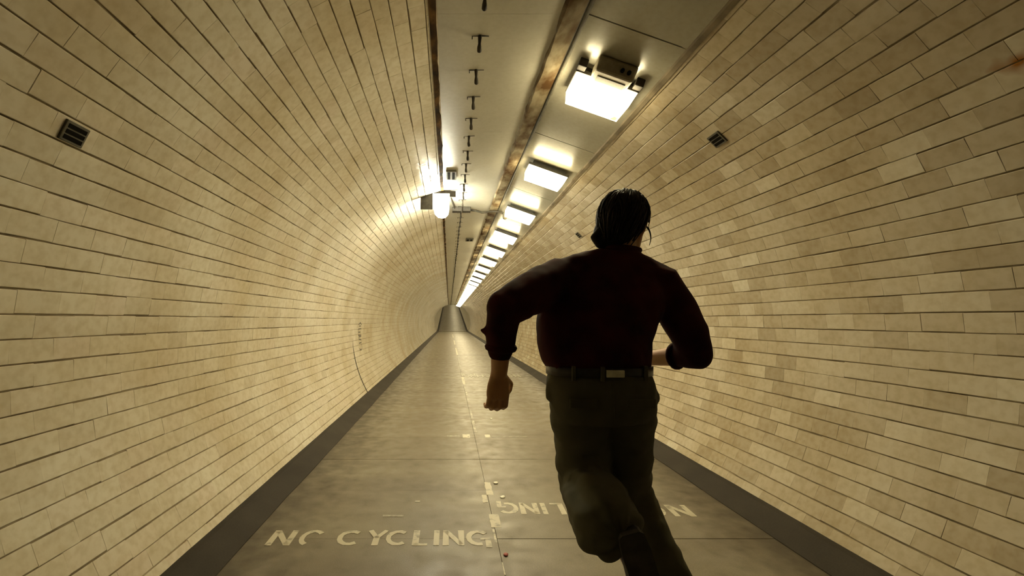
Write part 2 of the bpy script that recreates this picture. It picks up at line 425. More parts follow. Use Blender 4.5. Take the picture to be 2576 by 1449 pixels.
# --- paint on the floor: NO CYCLING, twice, plus the worn centre line
def cseg(cx, cy, rx, ry, a0, a1, n=9): return [(cx+rx*math.cos(math.radians(a0+(a1-a0)*i/n)), cy+ry*math.sin(math.radians(a0+(a1-a0)*i/n))) for i in range(n+1)]
def strokes_mesh(name, strokes, z=0.0012):
    bm = bmesh.new()
    for pts, wd in strokes:
        P = [Vector(p) for p in pts]; left, right = [], []
        for i, p in enumerate(P):
            d = (P[min(i+1, len(P)-1)]-P[max(i-1, 0)]).normalized(); nn = Vector((-d.y, d.x))
            w_ = wd*(0.86+0.28*noise.noise(Vector((p.x*37, p.y*37, 1.3)))+0.1)
            left.append(p+nn*w_); right.append(p-nn*w_)
        top = [bm.verts.new((*q, z)) for q in left], [bm.verts.new((*q, z)) for q in right]
        bot = [bm.verts.new((*q, z-0.004)) for q in left], [bm.verts.new((*q, z-0.004)) for q in right]
        for i in range(len(P)-1):
            bm.faces.new((top[0][i], top[1][i], top[1][i+1], top[0][i+1]))
            bm.faces.new((top[0][i], top[0][i+1], bot[0][i+1], bot[0][i])); bm.faces.new((top[1][i], bot[1][i], bot[1][i+1], top[1][i+1]))
        for i in (0, -1): bm.faces.new((top[0][i], bot[0][i], bot[1][i], top[1][i]))
    return bm_mesh(name, bm)
def lettering():
    S_ = []; h = 0.155
    def L(x0, x1, *strokes):
        for st, wd in strokes: S_.append(([(x0+(x1-x0)*u, h*v) for u, v in st], wd))
    v = 0.016; t = 0.011
    L(-0.915, -0.80, ([(0.1, 0), (0.1, 1)], v), ([(0.12, 0.95), (0.88, 0.05)], v), ([(0.9, 0), (0.9, 1)], v))
    L(-0.765, -0.645, (cseg(0.5, 0.5, 0.42, 0.44, 40, 250), t*1.25))                      # the O, its right side worn off
    L(-0.575, -0.445, (cseg(0.52, 0.5, 0.42, 0.42, 50, 310), t*1.3))
    L(-0.42, -0.325, ([(0.05, 1), (0.5, 0.5)], t*1.2), ([(0.95, 1), (0.5, 0.5)], t*1.2), ([(0.5, 0.52), (0.5, 0)], v))
    L(-0.325, -0.205, (cseg(0.52, 0.5, 0.42, 0.42, 50, 310), t*1.3))
    L(-0.185, -0.11, ([(0.2, 1), (0.2, 0)], v), ([(0.1, 0.06), (1.0, 0.06)], t))
    L(-0.085, -0.045, ([(0.5, 1), (0.5, 0)], v))
    L(-0.03, 0.075, ([(0.12, 0), (0.12, 1)], v), ([(0.14, 0.95), (0.86, 0.05)], v), ([(0.88, 0), (0.88, 1)], v))
    L(0.09, 0.215, (cseg(0.48, 0.5, 0.40, 0.42, 40, 290), t*1.3), ([(0.86, 0.42), (0.86, -0.12)], v), ([(0.55, 0.42), (0.95, 0.42)], t))
    return S_
text_me = strokes_mesh('painted_lettering', lettering()); text_me.materials.append(M_PAINT)
t1 = ob('painted_lettering', text_me, None, floor, label='worn white painted words NO CYCLING'); t1.location = (0, 2.17, 0.0005)
t2 = ob('painted_lettering', text_me, None, floor, label='upside-down white painted words NO CYCLING beside the running man'); t2.location = (0.50, 2.675, 0.0005); t2.rotation_euler = (0, 0, math.pi-0.035)
fm = text_me.copy(); fm.materials.clear(); fm.materials.append(M_PAINT2)
t3 = ob('painted_lettering', fm, None, floor, label='faint distant painted words'); t3.location = (0.50, 9.05, 0.0005); t3.rotation_euler = (0, 0, math.pi); t3.scale = (1, 3.2, 1)
def dash(x0, y0, x1, y1, wd, mat=M_PAINT):
    n = 5; pts = [(x0+(x1-x0)*i/n, y0+(y1-y0)*i/n) for i in range(n+1)]
    me = strokes_mesh('paint_mark', [(pts, wd)], 0.0010); me.materials.append(mat); return ob('paint_mark', me, None, floor)
for a in ((0.262, 2.80, 0.262, 3.02, 0.022), (0.222, 2.68, 0.222, 2.80, 0.016), (0.255, 2.36, 0.255, 2.52, 0.028),
          (0.236, 2.20, 0.236, 2.34, 0.006), (0.245, 2.02, 0.245, 1.92, 0.003)): dash(*a)
for y0, y1, wd in ((4.35, 4.9, 0.016), (4.95, 5.8, 0.012), (5.9, 6.3, 0.014), (6.5, 7.4, 0.013), (7.6, 8.6, 0.022), (8.7, 11.0, 0.016), (11.2, 13.5, 0.014), (14, 17.5, 0.025), (20, 24, 0.02), (28, 34, 0.02)):
    dash(0.262, y0, 0.262, y1, wd, M_PAINT2 if wd < 0.02 else M_PAINT)
dash(0.13, 4.22, 0.20, 4.22, 0.06); dash(0.345, 4.22, 0.395, 4.22, 0.05); dash(-0.02, 4.22, 0.1, 4.22, 0.03, M_PAINT2); dash(0.41, 4.20, 0.75, 4.20, 0.012, M_PAINT2)
dash(-0.38, 2.50, -0.26, 2.50, 0.012, M_PAINT2); dash(-0.21, 2.70, -0.18, 2.70, 0.012, M_PAINT2)
M_CHIP = simple('white_chip', (0.85, 0.82, 0.7), 0.3)
def blob(x, y, r, mat, lab, name, cat):
    bm = bmesh.new(); ball(bm, (0, 0, r*0.22), (r, r*1.1, r*0.3), sub=2)
    for v in bm.verts: v.co *= 1+0.35*noise.noise(v.co*60+Vector((x, y, 0)))
    o = ob(name, bm_mesh(name, bm, True), mat, None, label=lab, category=cat); o.location = (x, y, 0.0)
blob(0.318, 3.00, 0.017, M_CHIP, 'small bright white scrap on the floor, farther of two beside the centre line', 'litter_scrap', 'litter')
blob(0.336, 2.76, 0.017, M_CHIP, 'small bright white scrap on the floor, nearer of two beside the centre line', 'litter_scrap', 'litter')
blob(0.475, 4.95, 0.016, M_CHIP, 'single white scrap on the floor below the man\'s left hand', 'litter_scrap', 'litter')
blob(0.270, 2.085, 0.012, simple('red_scrap', (0.30, 0.03, 0.015), 0.5), 'small dark red scrap lying on the centre joint of the floor', 'litter_scrap', 'litter')

# ------------------------------------------------------------------ ceiling
ZC = 2.59
PX0, PZ0, PX1, PZ1 = 0.672, 2.588, 1.150, 2.418     # sloped panels
prof = [(-0.10, ZC+0.02), (0.60, ZC+0.02), (0.67, PZ0+0.02), (1.17, PZ1+0.01), (1.25, PZ1+0.12), (0.7, 2.80), (-0.15, 2.76)]
ceiling = ob('ceiling', sweep('ceiling', prof, YS, [M_DARK]), kind='structure', label='painted ceiling strip along the crown of the tunnel', category='ceiling')
joints = [-7+0.0, -5.2, -3.75, -2.3, -0.85, 0.65, 2.10, 3.42, 4.80]+[4.80+1.45*i for i in range(1, 27)]
joints = [j for j in joints if j < 41.0]+[YB-1.2]
pm = {}
for a, b in zip(joints, joints[1:]):
    L = round(b-a, 2)
    if L not in pm:
        bm = bmesh.new(); box(bm, (-0.058, 0.0005, ZC), (0.55, L-0.0005, ZC+0.02)); m1 = bm_mesh('ceiling_board', bm); m1.materials.append(M_CEIL)
        bm = bmesh.new(); ln = math.hypot(PX1-PX0, PZ1-PZ0); ang = math.atan2(PZ0-PZ1, PX1-PX0)
        Mx = Matrix.Translation((PX0, 0, PZ0)) @ Matrix.Rotation(ang, 4, 'Y')
        box(bm, (0, 0.004, 0), (ln, L-0.004, 0.012), Mx); m2 = bm_mesh('access_panel', bm); m2.materials.append(M_PANEL)
        pm[L] = (m1, m2)
    for me, nm in zip(pm[L], ('ceiling_board', 'access_panel')):
        o = ob(nm, me, None, ceiling); o.location = (0, a, 0)
# far rising ceiling (plain boards)
ob('far_ceiling_lining', sweep('far_ceiling_lining', [(-0.06, ZC), (0.55, ZC), (0.66, ZC-0.005), (1.15, PZ1), (1.15, PZ1+0.02), (0.55, ZC+0.03), (-0.06, ZC+0.03)], [YB-1.2, YB, YB+2, 60, 80, 100, Y1], [M_CEIL]), None, ceiling)
ys_t = [Y0+0.06*i for i in range(int(22/0.06))] + [16+1.0*i for i in range(26)] + [y for y in YS if y > 42]
def wj(amp, seed, js):
    def f(y, j):
        if j not in js: return 0
        return amp*(noise.noise(Vector((y*4.2, seed, j)))+0.7*noise.noise(Vector((y*17, seed, j+5))))
    return f
ob('trim_1', sweep('trim_1', [(-0.097, ZC-0.012), (-0.064, ZC-0.006), (-0.058, ZC+0.03), (-0.097, ZC+0.03)], ys_t, [M_RUST], wob=wj(0.009, 2.0, (1,))),
   kind='structure', label='rusty brown joint strip between left wall tiles and ceiling', category='trim')
ob('trim_2', sweep('trim_2', [(0.535, ZC-0.004), (0.545, ZC-0.022), (0.635, ZC-0.020), (0.645, ZC+0.02), (0.535, ZC+0.02)], ys_t, [M_BEAM], wob=wj(0.016, 5.0, (0, 1))),
   kind='structure', label='grimy rust-stained beam between flat ceiling boards and sloped panels', category='trim')
bm = bmesh.new(); tube(bm, [(0.655, y, ZC-0.012+rise(y)) for y in [Y0, 10, 20, 30, 40, 42]], 0.012, 8)
ob('trim_3', bm_mesh('trim_3', bm, True), M_CONDUIT, kind='structure', label='thin grey conduit running beside the ceiling beam', category='trim')
ob('trim_4', sweep('trim_4', [(1.140, PZ1+0.002), (1.144, PZ1-0.008), (1.166, PZ1-0.018), (1.180, PZ1+0.03), (1.14, PZ1+0.03)], [y for y in YS], [M_EDGE]),
   kind='structure', label='narrow grey shade-toned edging between sloped panels and right wall tiles', category='trim')

# ------------------------------------------------------------------ lamps of the right-hand row
PANG = math.atan2(PZ0-PZ1, PX1-PX0)
def lamp_frame(y): return Matrix.Translation((0.905, y, 2.504)) @ Matrix.Rotation(PANG, 4, 'Y')
def lamp_meshes():
    bm = bmesh.new(); box(bm, (-0.155, -0.10, -0.030), (0.155, 0.10, 0.004), bevel=0.006)
    box(bm, (-0.188, -0.118, -0.052), (0.188, 0.118, -0.030), bevel=0.005); hs = bm_mesh('housing', bm); hs.materials.append(M_HOUSE)
    bm = bmesh.new(); box(bm, (-0.182, -0.112, -0.128), (0.182, 0.112, -0.050), taper=0.018); df = bm_mesh('diffuser', bm, False); df.materials.append(M_LAMP); df.materials.append(M_LAMPEND); df.materials.append(M_LAMPSIDE)
    for p in df.polygons:
        if p.normal.x > 0.6: p.material_index = 1          # moulded ends, away from the tubes
        elif abs(p.normal.y) > 0.6 or p.normal.x < -0.6: p.material_index = 2
    return hs, df
HS, DF = lamp_meshes()
ordinal = ['nearest', 'second', 'third', 'fourth', 'fifth', 'sixth', 'seventh', 'eighth', 'ninth', 'tenth', 'eleventh', 'twelfth', 'thirteenth', 'fourteenth', 'fifteenth', 'sixteenth', 'seventeenth', 'eighteenth', 'nineteenth', 'twentieth']
lamp_y = [2.57+1.455*i for i in range(0, 27)] + [44.2+4.365*i for i in range(13)]
for y in lamp_y:
    i = round((y-2.57)/1.455)
    if i == 0: lab = 'nearest glowing rectangular ceiling lamp with a gear box in front'
    elif i < 12: lab = f'{ordinal[i]} glowing lamp of the right-hand ceiling row, counted from the viewer'
    else: lab = 'tiny glowing lamp in the merged far end of the right-hand ceiling row'
    Mx = Matrix.Translation((0, 0, rise(y))) @ lamp_frame(y)
    t = empty('ceiling_lamp', (0, 0, 0), label=lab, category='lamp', group='row of lamps on the sloped ceiling panels'); t.matrix_world = Mx
    ob('housing', HS, None, t); ob('diffuser', DF, None, t)
    if i == 0:
        bm = bmesh.new()
        box(bm, (-0.105, -0.245, -0.085), (0.115, -0.122, -0.002), taper=0.006, bevel=0.012)
        g = ob('gear_box', bm_mesh('gear_box', bm), M_GEAR, t)
        bm = bmesh.new(); box(bm, (-0.075, -0.195, -0.0885), (0.085, -0.145, -0.083), bevel=0.002); ob('name_plate', bm_mesh('name_plate', bm), M_HOUSE, g)
        for k in (0.035, 0.072):
            bm = bmesh.new(); tube(bm, [(k, -0.238, -0.05), (k, -0.249, -0.05)], 0.011, 10); ob('cable_hole', bm_mesh('cable_hole', bm, True), M_BLACK, g)
        for k in (-0.165, 0.165):
            bm = bmesh.new(); box(bm, (k-0.024, -0.165, -0.045), (k+0.024, -0.108, 0.0), bevel=0.004); ob('mounting_foot', bm_mesh('mounting_foot', bm), M_DARK, t)
        bm = bmesh.new()
        q = [bm.verts.new(p) for p in ((0.155, 0.088, -0.1292), (0.115, 0.090, -0.1292), (0.135, 0.045, -0.1292), (0.158, 0.050, -0.1292))]
        bm.faces.new(q); bmesh.ops.solidify(bm, geom=bm.faces[:], thickness=0.001); ob('stain', bm_mesh('stain', bm), M_DIRTPATCH, t, label='yellowed corner of the diffuser')

# ------------------------------------------------------------------ white lamp with its cable
WY = 5.05
t = empty('wall_lamp', (-0.09, WY, ZC), label='single bright white bulkhead lamp at the left edge of the ceiling', category='lamp')
bm = bmesh.new(); box(bm, (-0.10, -0.080, -0.030), (0.10, 0.080, -0.002), bevel=0.006); ob('base', bm_mesh('base', bm), M_HOUSE, t)
bm = bmesh.new(); box(bm, (-0.235, -0.092, -0.215), (-0.096, -0.080, -0.008), bevel=0.004); box(bm, (0.094, -0.092, -0.075), (0.165, -0.080, -0.004), bevel=0.004)
box(bm, (-0.10, -0.092, -0.036), (0.10, -0.080, -0.008)); ob('side_shield', bm_mesh('side_shield', bm), M_DARK, t)
bm = bmesh.new()
rings_loft(bm, [((0, 0, -0.028), 0.082, 0.066, (1, 0, 0), (0, 1, 0)), ((0, 0, -0.07), 0.090, 0.074, (1, 0, 0), (0, 1, 0)), ((0, 0, -0.18), 0.090, 0.074, (1, 0, 0), (0, 1, 0)),
                ((0.003, 0, -0.25), 0.076, 0.062, (1, 0, 0), (0, 1, 0)), ((0.005, 0, -0.285), 0.042, 0.034, (1, 0, 0), (0, 1, 0))], 16, 2.6)
ob('glass', bm_mesh('glass', bm, True), M_WLAMP, t)
bm = bmesh.new(); box(bm, (0.13, 0.62, -0.056), (0.37, 0.73, -0.001), bevel=0.006); ob('ballast_box', bm_mesh('ballast_box', bm), M_DARK, t)
bm = bmesh.new(); tube(bm, [(0.36, 0.68, -0.03), (0.44, 0.68, -0.038), (0.52, 0.68, -0.062), (0.62, 0.68, -0.052), (0.70, 0.68, -0.046), (0.78, 0.68, -0.06), (0.82, 0.68, -0.09)], 0.013, 8); ob('cable', bm_mesh('cable', bm, True), M_DARK, t)
bm = bmesh.new(); tube(bm, [(0.09, 0.03, -0.012), (0.12, 0.3, -0.010), (0.16, 0.63, -0.02)], 0.009, 8); ob('feed_cable', bm_mesh('feed_cable', bm, True), M_HOUSE, t)
bm = bmesh.new(); tube(bm, [(0.82, 0.68, -0.085), (0.82, 0.68, -0.125)], 0.030, 12); ob('junction_box', bm_mesh('junction_box', bm, True), M_CONDUIT, t)

# ------------------------------------------------------------------ hooks hanging along the flat ceiling boards
bm = bmesh.new()
box(bm, (-0.042, -0.0025, -0.003), (0.046, 0.0025, 0.0)); box(bm, (-0.042, -0.0025, -0.018), (-0.037, 0.0025, -0.002))
tube(bm, [(0, 0, 0), (0, 0, -0.04), (0, 0.002, -0.058), (0.001, 0.014, -0.070), (0.001, 0.026, -0.062)], [0.011, 0.0075, 0.011, 0.012, 0.009], 8)
HK = bm_mesh('cable_hook', bm, True); HK.materials.append(M_DARK)
hy, i = 1.955, 0
while hy < 41.5:
    if i < 20: lab = f'{ordinal[i]} dark hook hanging from the flat ceiling boards, counted from the viewer'
    else: lab = 'tiny dark hook in the far stretch of the ceiling hook row'
    o = ob('cable_hook', HK, None, None, label=lab, category='hook', group='hooks along the flat ceiling boards'); o.location = (0.159+rng.normal(0, 0.002), hy, ZC+0.0005)
    o.rotation_euler = (0, rng.normal(0, 0.04), rng.normal(0, 0.08)); hy += 0.308; i += 1

# ceiling grilles
def grille(x, y, wd, ln, lab):
    t = empty('ceiling_grille', (x, y, ZC), label=lab, category='grille')
    bm = bmesh.new(); box(bm, (-wd/2, -ln/2, -0.022), (wd/2, ln/2, 0.0), bevel=0.004); ob('frame', bm_mesh('frame', bm), M_CONDUIT, t)
    for k in (-0.22, 0.22):
        bm = bmesh.new(); box(bm, (wd*k-wd*0.13, -ln*0.42, -0.0235), (wd*k+wd*0.13, ln*0.42, -0.018)); ob('slot', bm_mesh('slot', bm), M_BLACK, t)
grille(0.020, 4.40, 0.105, 0.25, 'small two-slot grille on the ceiling just before the white lamp')
grille(0.37, 7.95, 0.14, 0.22, 'small dark grille on the ceiling boards beside the beam, beyond the white lamp')

# dark square wall plates
def wall_plate(a_deg, y, s, lab):
    a = math.radians(a_deg); m = tile_matrix((a, y, -0.001, 0, 0))
    t = empty('wall_plate', (0, 0, 0), label=lab, category='vent plate'); t.matrix_world = m
    bm = bmesh.new(); box(bm, (-s, -s*0.8, -0.004), (s, s*0.8, 0.007), bevel=0.003); ob('plate', bm_mesh('plate', bm), M_CONDUIT, t)
    for k in (-0.55, 0.0, 0.55):
        bm = bmesh.new(); box(bm, (-s*0.8, k*s*0.8-s*0.16, 0.0065), (s*0.8, k*s*0.8+s*0.16, 0.0082)); ob('slot', bm_mesh('slot', bm), M_BLACK, t)
def ang_of(px, py):                       # bore angle and distance of a point of the wall
    dx, dz = px-1130, 805-py; lo, hi = 0.3, 80.0
    for _ in range(60):
        y = (lo+hi)/2; r = math.hypot(dx*y/FPX-CX, CAM_H+dz*y/FPX-CZ)
        lo, hi = (y, hi) if r < R else (lo, y)
    return math.degrees(math.atan2(CAM_H+dz*y/FPX-CZ, dx*y/FPX-CX)), y
for q, s, lab in (((184, 336), 0.042, 'dark square vent plate on the upper left wall tiles'), ((1805, 350), 0.050, 'dark square vent plate on the upper right wall, above the man'), ((1456, 591), 0.05, 'tiny dark plate on the right wall just left of the man\'s head')):
    a, y = ang_of(*q); wall_plate(a, y, s, lab)

# ------------------------------------------------------------------ the running man
M_SKIN = simple('skin', (0.50, 0.27, 0.13), 0.5, 12, 0.12)
def cloth(name, a, c, rough, sc):
    m, nt, b = nodes(name)
    f = tex_noise(nt, sc, 5); wv = tex_noise(nt, 700, 1)
    nt.links.new(ramp(nt, f, [(0.3, a), (0.7, c)]), b.inputs['Base Color']); b.inputs['Roughness'].default_value = rough
    b.inputs['Specular IOR Level'].default_value = 0.15; bump(nt, b, wv, 0.2, 0.001); return m
M_SHIRT = cloth('dark_maroon_shirt', (0.018, 0.0035, 0.004), (0.055, 0.006, 0.006), 0.85, 9)
M_TROU = cloth('dark_olive_trousers', (0.070, 0.067, 0.043), (0.11, 0.105, 0.070), 0.9, 7)
M_BELT = simple('leather_belt', (0.022, 0.02, 0.014), 0.35, 40, 0.3)
M_BELT2 = simple('painted_belt_glint', (0.60, 0.58, 0.45), 0.5, 40, 0.2)  # pale colour painted in for the glint on the belt
M_HAIR = simple('dark_hair', (0.009, 0.006, 0.004), 0.62, 60, 0.4, spec=0.2)
M_SHOE = simple('dark_shoe', (0.02, 0.018, 0.014), 0.55, 30, 0.3)
M_SOLE = simple('shoe_sole', (0.05, 0.045, 0.035), 0.8, 30, 0.3)
M_EYE = simple('eye', (0.5, 0.47, 0.42), 0.2)

ROOT = Vector((0.66, 1.60, 0))
man = empty('person', ROOT, label='man running away in a dark maroon shirt and dark olive trousers', category='person')
def part(name, me, mat, parent=man, **kw):
    o = ob(name, me, mat, parent, **kw)
    if parent is man: o.location = -ROOT
    return o
shL, elL, wrL = Vector((0.39, 1.60, 1.262)), Vector((0.176, 1.42, 1.160)), Vector((0.167, 1.46, 0.945))
shR, elR, wrR = Vector((0.788, 1.62, 1.245)), Vector((0.876, 1.55, 0.998)), Vector((0.790, 1.73, 0.968))
hipL, knL, anL = Vector((0.445, 1.52, 0.872)), Vector((0.515, 1.66, 0.500)), Vector((0.488, 1.27, 0.520))
hipR, knR, anR = Vector((0.612, 1.52, 0.872)), Vector((0.685, 1.68, 0.480)), Vector((0.835, 1.60, 0.105))
X, Yv = (1, 0, 0), (0, 1, 0)
def lerp(a, b, t): return a+(b-a)*t
# head frame: turned and tipped to the man's right
HC = Vector((0.672, 1.690, 1.484))
HM = Matrix.Rotation(math.radians(8), 4, 'Y') @ Matrix.Rotation(math.radians(-32), 4, 'Z') @ Matrix.Rotation(math.radians(-6), 4, 'X')
def hp(x, y, z): return HC + (HM @ Vector((x, y, z)))
def hand(bm, wrist, down, wide, curl, thumb):
    """palm, four curled fingers of unequal length, thumb leaving the side of the palm"""
    down, wide, curl = down.normalized(), wide.normalized(), curl.normalized()
    rings = []
    for s, a, b in ((-0.01, 0.026, 0.020), (0.015, 0.031, 0.019), (0.045, 0.040, 0.017), (0.075, 0.042, 0.015), (0.090, 0.038, 0.012)):
        rings.append((wrist+down*s+curl*0.004, a, b, wide, curl))
    rings_loft(bm, rings, 20, 2.3)
    for k, (off, ln) in enumerate(((0.030, 0.92), (0.010, 1.0), (-0.010, 0.95), (-0.029, 0.78))):
        off *= thumb
        p0 = wrist+down*0.075+wide*off; d1 = (down*0.95+curl*0.35+wide*off*2).normalized(); d2 = (down*0.45+curl*0.9).normalized(); d3 = (curl*0.95-down*0.35).normalized()
        p1 = p0+d1*0.052*ln; p2 = p1+d2*0.030*ln; p3 = p2+d3*0.020*ln
        tube(bm, [p0, lerp(p0, p1, 0.5), p1, p2, p3], [0.0100, 0.0095, 0.0095, 0.0086, 0.0075], 10)
    q0 = wrist+down*0.022+wide*0.024*thumb+curl*0.006
    q1 = q0+(down*0.6+wide*0.7*thumb+curl*0.5).normalized()*0.040; q2 = q1+(down*0.85+wide*0.15*thumb+curl*0.6).normalized()*0.030; q3 = q2+(down*0.8-wide*0.2*thumb+curl*0.5).normalized()*0.022
    tube(bm, [q0, q1, q2, q3], [0.0135, 0.0115, 0.0105, 0.0085], 10)
# --- one continuous body
bm = bmesh.new()
rings_loft(bm, [((0.530, 1.52, 0.80), 0.150, 0.10, X, Yv), ((0.528, 1.53, 0.88), 0.160, 0.105, X, Yv), ((0.518, 1.54, 0.96), 0.145, 0.095, X, Yv), ((0.535, 1.57, 1.07), 0.160, 0.10, X, Yv),
                ((0.570, 1.61, 1.19), 0.180, 0.105, X, Yv), ((0.600, 1.64, 1.28), 0.165, 0.085, X, Yv), ((0.628, 1.655, 1.335), 0.095, 0.065, X, Yv)], 28, 2.2)
tube(bm, [(0.628, 1.655, 1.32), (0.645, 1.665, 1.385), (0.660, 1.675, 1.43), hp(0, -0.02, -0.03)], [0.066, 0.058, 0.056, 0.056], 16)
ball(bm, hp(0, -0.012, 0.015), (0.076, 0.096, 0.090), HM)                     # skull
ball(bm, hp(0, 0.030, -0.035), (0.062, 0.062, 0.075), HM)                     # face
tube(bm, [hp(-0.058, -0.005, -0.045), hp(-0.045, 0.045, -0.085), hp(0, 0.075, -0.100), hp(0.045, 0.045, -0.085), hp(0.058, -0.005, -0.045)], [0.020, 0.021, 0.020, 0.021, 0.020], 10)   # jaw
tube(bm, [hp(0, 0.086, 0.012), hp(0, 0.097, -0.012), hp(0, 0.110, -0.032), hp(0, 0.095, -0.040)], [0.008, 0.010, 0.013, 0.010], 10)                          # nose
tube(bm, [hp(-0.040, 0.078, 0.022), hp(0, 0.088, 0.022), hp(0.040, 0.078, 0.022)], 0.010, 8)                                                                  # brow
tube(bm, [hp(-0.022, 0.082, -0.062), hp(0, 0.090, -0.060), hp(0.022, 0.082, -0.062)], 0.007, 8)                                                               # lips
tube(bm, [hp(-0.020, 0.080, -0.072), hp(0, 0.087, -0.073), hp(0.020, 0.080, -0.072)], 0.007, 8)
for s in (-1, 1):                                                              # ears
    tube(bm, [hp(s*0.072, -0.010, -0.040), hp(s*0.080, -0.020, -0.020), hp(s*0.084, -0.024, 0.005), hp(s*0.078, -0.008, 0.012), hp(s*0.074, 0.000, -0.010)], [0.007, 0.008, 0.008, 0.007, 0.006], 8)
    ball(bm, hp(s*0.074, -0.010, -0.012), (0.008, 0.016, 0.024), HM, 2)
for sh, el, wr in ((shL, elL, wrL), (shR, elR, wrR)):
    tube(bm, [lerp(sh, Vector((0.6, 1.63, 1.26)), 0.4), sh, lerp(sh, el, 0.35), lerp(sh, el, 0.7), el], [0.062, 0.056, 0.047, 0.042, 0.038], 14)
    tube(bm, [el, lerp(el, wr, 0.25), lerp(el, wr, 0.6), wr], [0.040, 0.042, 0.034, 0.028], 14)
hand(bm, wrL, Vector((-0.03, 0.06, -1)), Vector((1, 0.25, 0)), Vector((-0.2, 1, 0.05)), 1)
hand(bm, wrR, Vector((-0.45, 0.9, -0.05)), Vector((0, 0.1, 1)), Vector((-0.9, -0.4, 0)), 1)
for hp_, kn, an, r in ((hipL, knL, anL, 1), (hipR, knR, anR, 1)):
    tube(bm, [hp_, lerp(hp_, kn, 0.3), lerp(hp_, kn, 0.7), kn], [0.085, 0.080, 0.064, 0.054], 14)
    tube(bm, [kn, lerp(kn, an, 0.3), lerp(kn, an, 0.7), an], [0.052, 0.054, 0.042, 0.034], 14)
tube(bm, [anR, anR+Vector((0.01, 0.06, -0.06)), anR+Vector((0.02, 0.15, -0.075))], [0.033, 0.030, 0.022], 10)
tube(bm, [anL, anL+Vector((0.03, -0.03, -0.08)), anL+Vector((0.06, -0.03, -0.17))], [0.033, 0.030, 0.022], 10)
part('body', remeshed('body', bm, 0.005, 3, 0.5), M_SKIN)
for s in (-1, 1):
    bm = bmesh.new(); ball(bm, hp(s*0.031, 0.080, 0.004), 0.0115, sub=2); part('eye', bm_mesh('eye', bm, True), M_EYE)

# --- shirt
bm = bmesh.new()
rings_loft(bm, [((0.520, 1.53, 0.938), 0.160, 0.112, X, Yv), ((0.516, 1.533, 0.954), 0.174, 0.126, X, Yv), ((0.512, 1.54, 0.975), 0.184, 0.138, X, Yv), ((0.514, 1.56, 1.04), 0.197, 0.143, X, Yv),
                ((0.535, 1.585, 1.11), 0.214, 0.145, X, Yv), ((0.562, 1.61, 1.185), 0.228, 0.138, X, Yv), ((0.585, 1.63, 1.245), 0.226, 0.125, X, Yv), ((0.606, 1.642, 1.292), 0.200, 0.105, X, Yv),
                ((0.626, 1.652, 1.330), 0.145, 0.086, X, Yv), ((0.640, 1.660, 1.358), 0.095, 0.074, X, Yv), ((0.647, 1.664, 1.382), 0.076, 0.068, X, Yv)], 32, 2.25)
# left sleeve: upper arm out and back towards the viewer, forearm hanging, rolled above the wrist
tube(bm, [(0.47, 1.63, 1.25), shL, lerp(shL, elL, 0.45), lerp(shL, elL, 0.8), elL], [0.088, 0.084, 0.076, 0.070, 0.058], 18)
cuL = lerp(elL, wrL, 0.66)
tube(bm, [elL, lerp(elL, wrL, 0.3), lerp(elL, wrL, 0.5), cuL], [0.055, 0.053, 0.050, 0.042], 18)
tube(bm, [lerp(elL, wrL, 0.40)+Vector((-0.040, 0, 0.0)), lerp(elL, wrL, 0.36)+Vector((-0.064, 0.0, 0.004))], [0.014, 0.009], 8)   # cuff tab
# right sleeve: upper arm down and out, forearm folded forward across the body
tube(bm, [(0.70, 1.63, 1.25), shR, lerp(shR, elR, 0.35)+Vector((0.008, 0, 0)), lerp(shR, elR, 0.7)+Vector((0.012, 0, 0)), elR], [0.088, 0.078, 0.070, 0.068, 0.052], 18)
cuR = lerp(elR, wrR, 0.46)
tube(bm, [elR, lerp(elR, wrR, 0.25), cuR], [0.050, 0.045, 0.037], 18)
for sh_ in (shL, shR): tube(bm, [(0.640, 1.655, 1.345), lerp(Vector((0.640, 1.655, 1.345)), sh_+Vector((0, 0, 0.03)), 0.5), sh_+Vector((0, 0, 0.012))], [0.058, 0.058, 0.062], 14)
me = remeshed('shirt', bm, 0.008, 6, 0.5)
def folds(p):
    d = 0.006*noise.noise(Vector((p.x*7+p.z*9, p.y*7, p.z*4)))+0.0035*noise.noise(Vector((p.x*26+p.z*10, p.y*20, p.z*14)))
    if p.z < 1.02 and p.x > 0.36 and p.x < 0.70: d += 0.005*math.sin(p.x*75+4*noise.noise(p*6))*max(0, (1.02-p.z)/0.09)
    return d
displace(me, folds); part('shirt', me, M_SHIRT, label='dark maroon long-sleeved shirt with rolled sleeves')
bm = bmesh.new()
cp = []
for i in range(29):
    a = math.radians(-240+300*i/28); cp.append((0.648+0.070*math.cos(a), 1.667+0.066*math.sin(a), 1.384+0.004*math.sin(a*2)))
tube(bm, cp, 0.012, 8); part('collar', bm_mesh('collar', bm, True), M_SHIRT)
for c, ax, r in ((cuL, (wrL-elL).normalized(), 0.043), (cuR, (wrR-elR).normalized(), 0.040)):
    bm = bmesh.new(); u = ax.orthogonal().normalized(); v = ax.cross(u)
    pts = [c-ax*0.012+u*(math.cos(2*math.pi*i/20)*r)+v*(math.sin(2*math.pi*i/20)*r) for i in range(21)]
    tube(bm, pts, 0.011, 8); part('cuff', bm_mesh('cuff', bm, True), M_SHIRT)

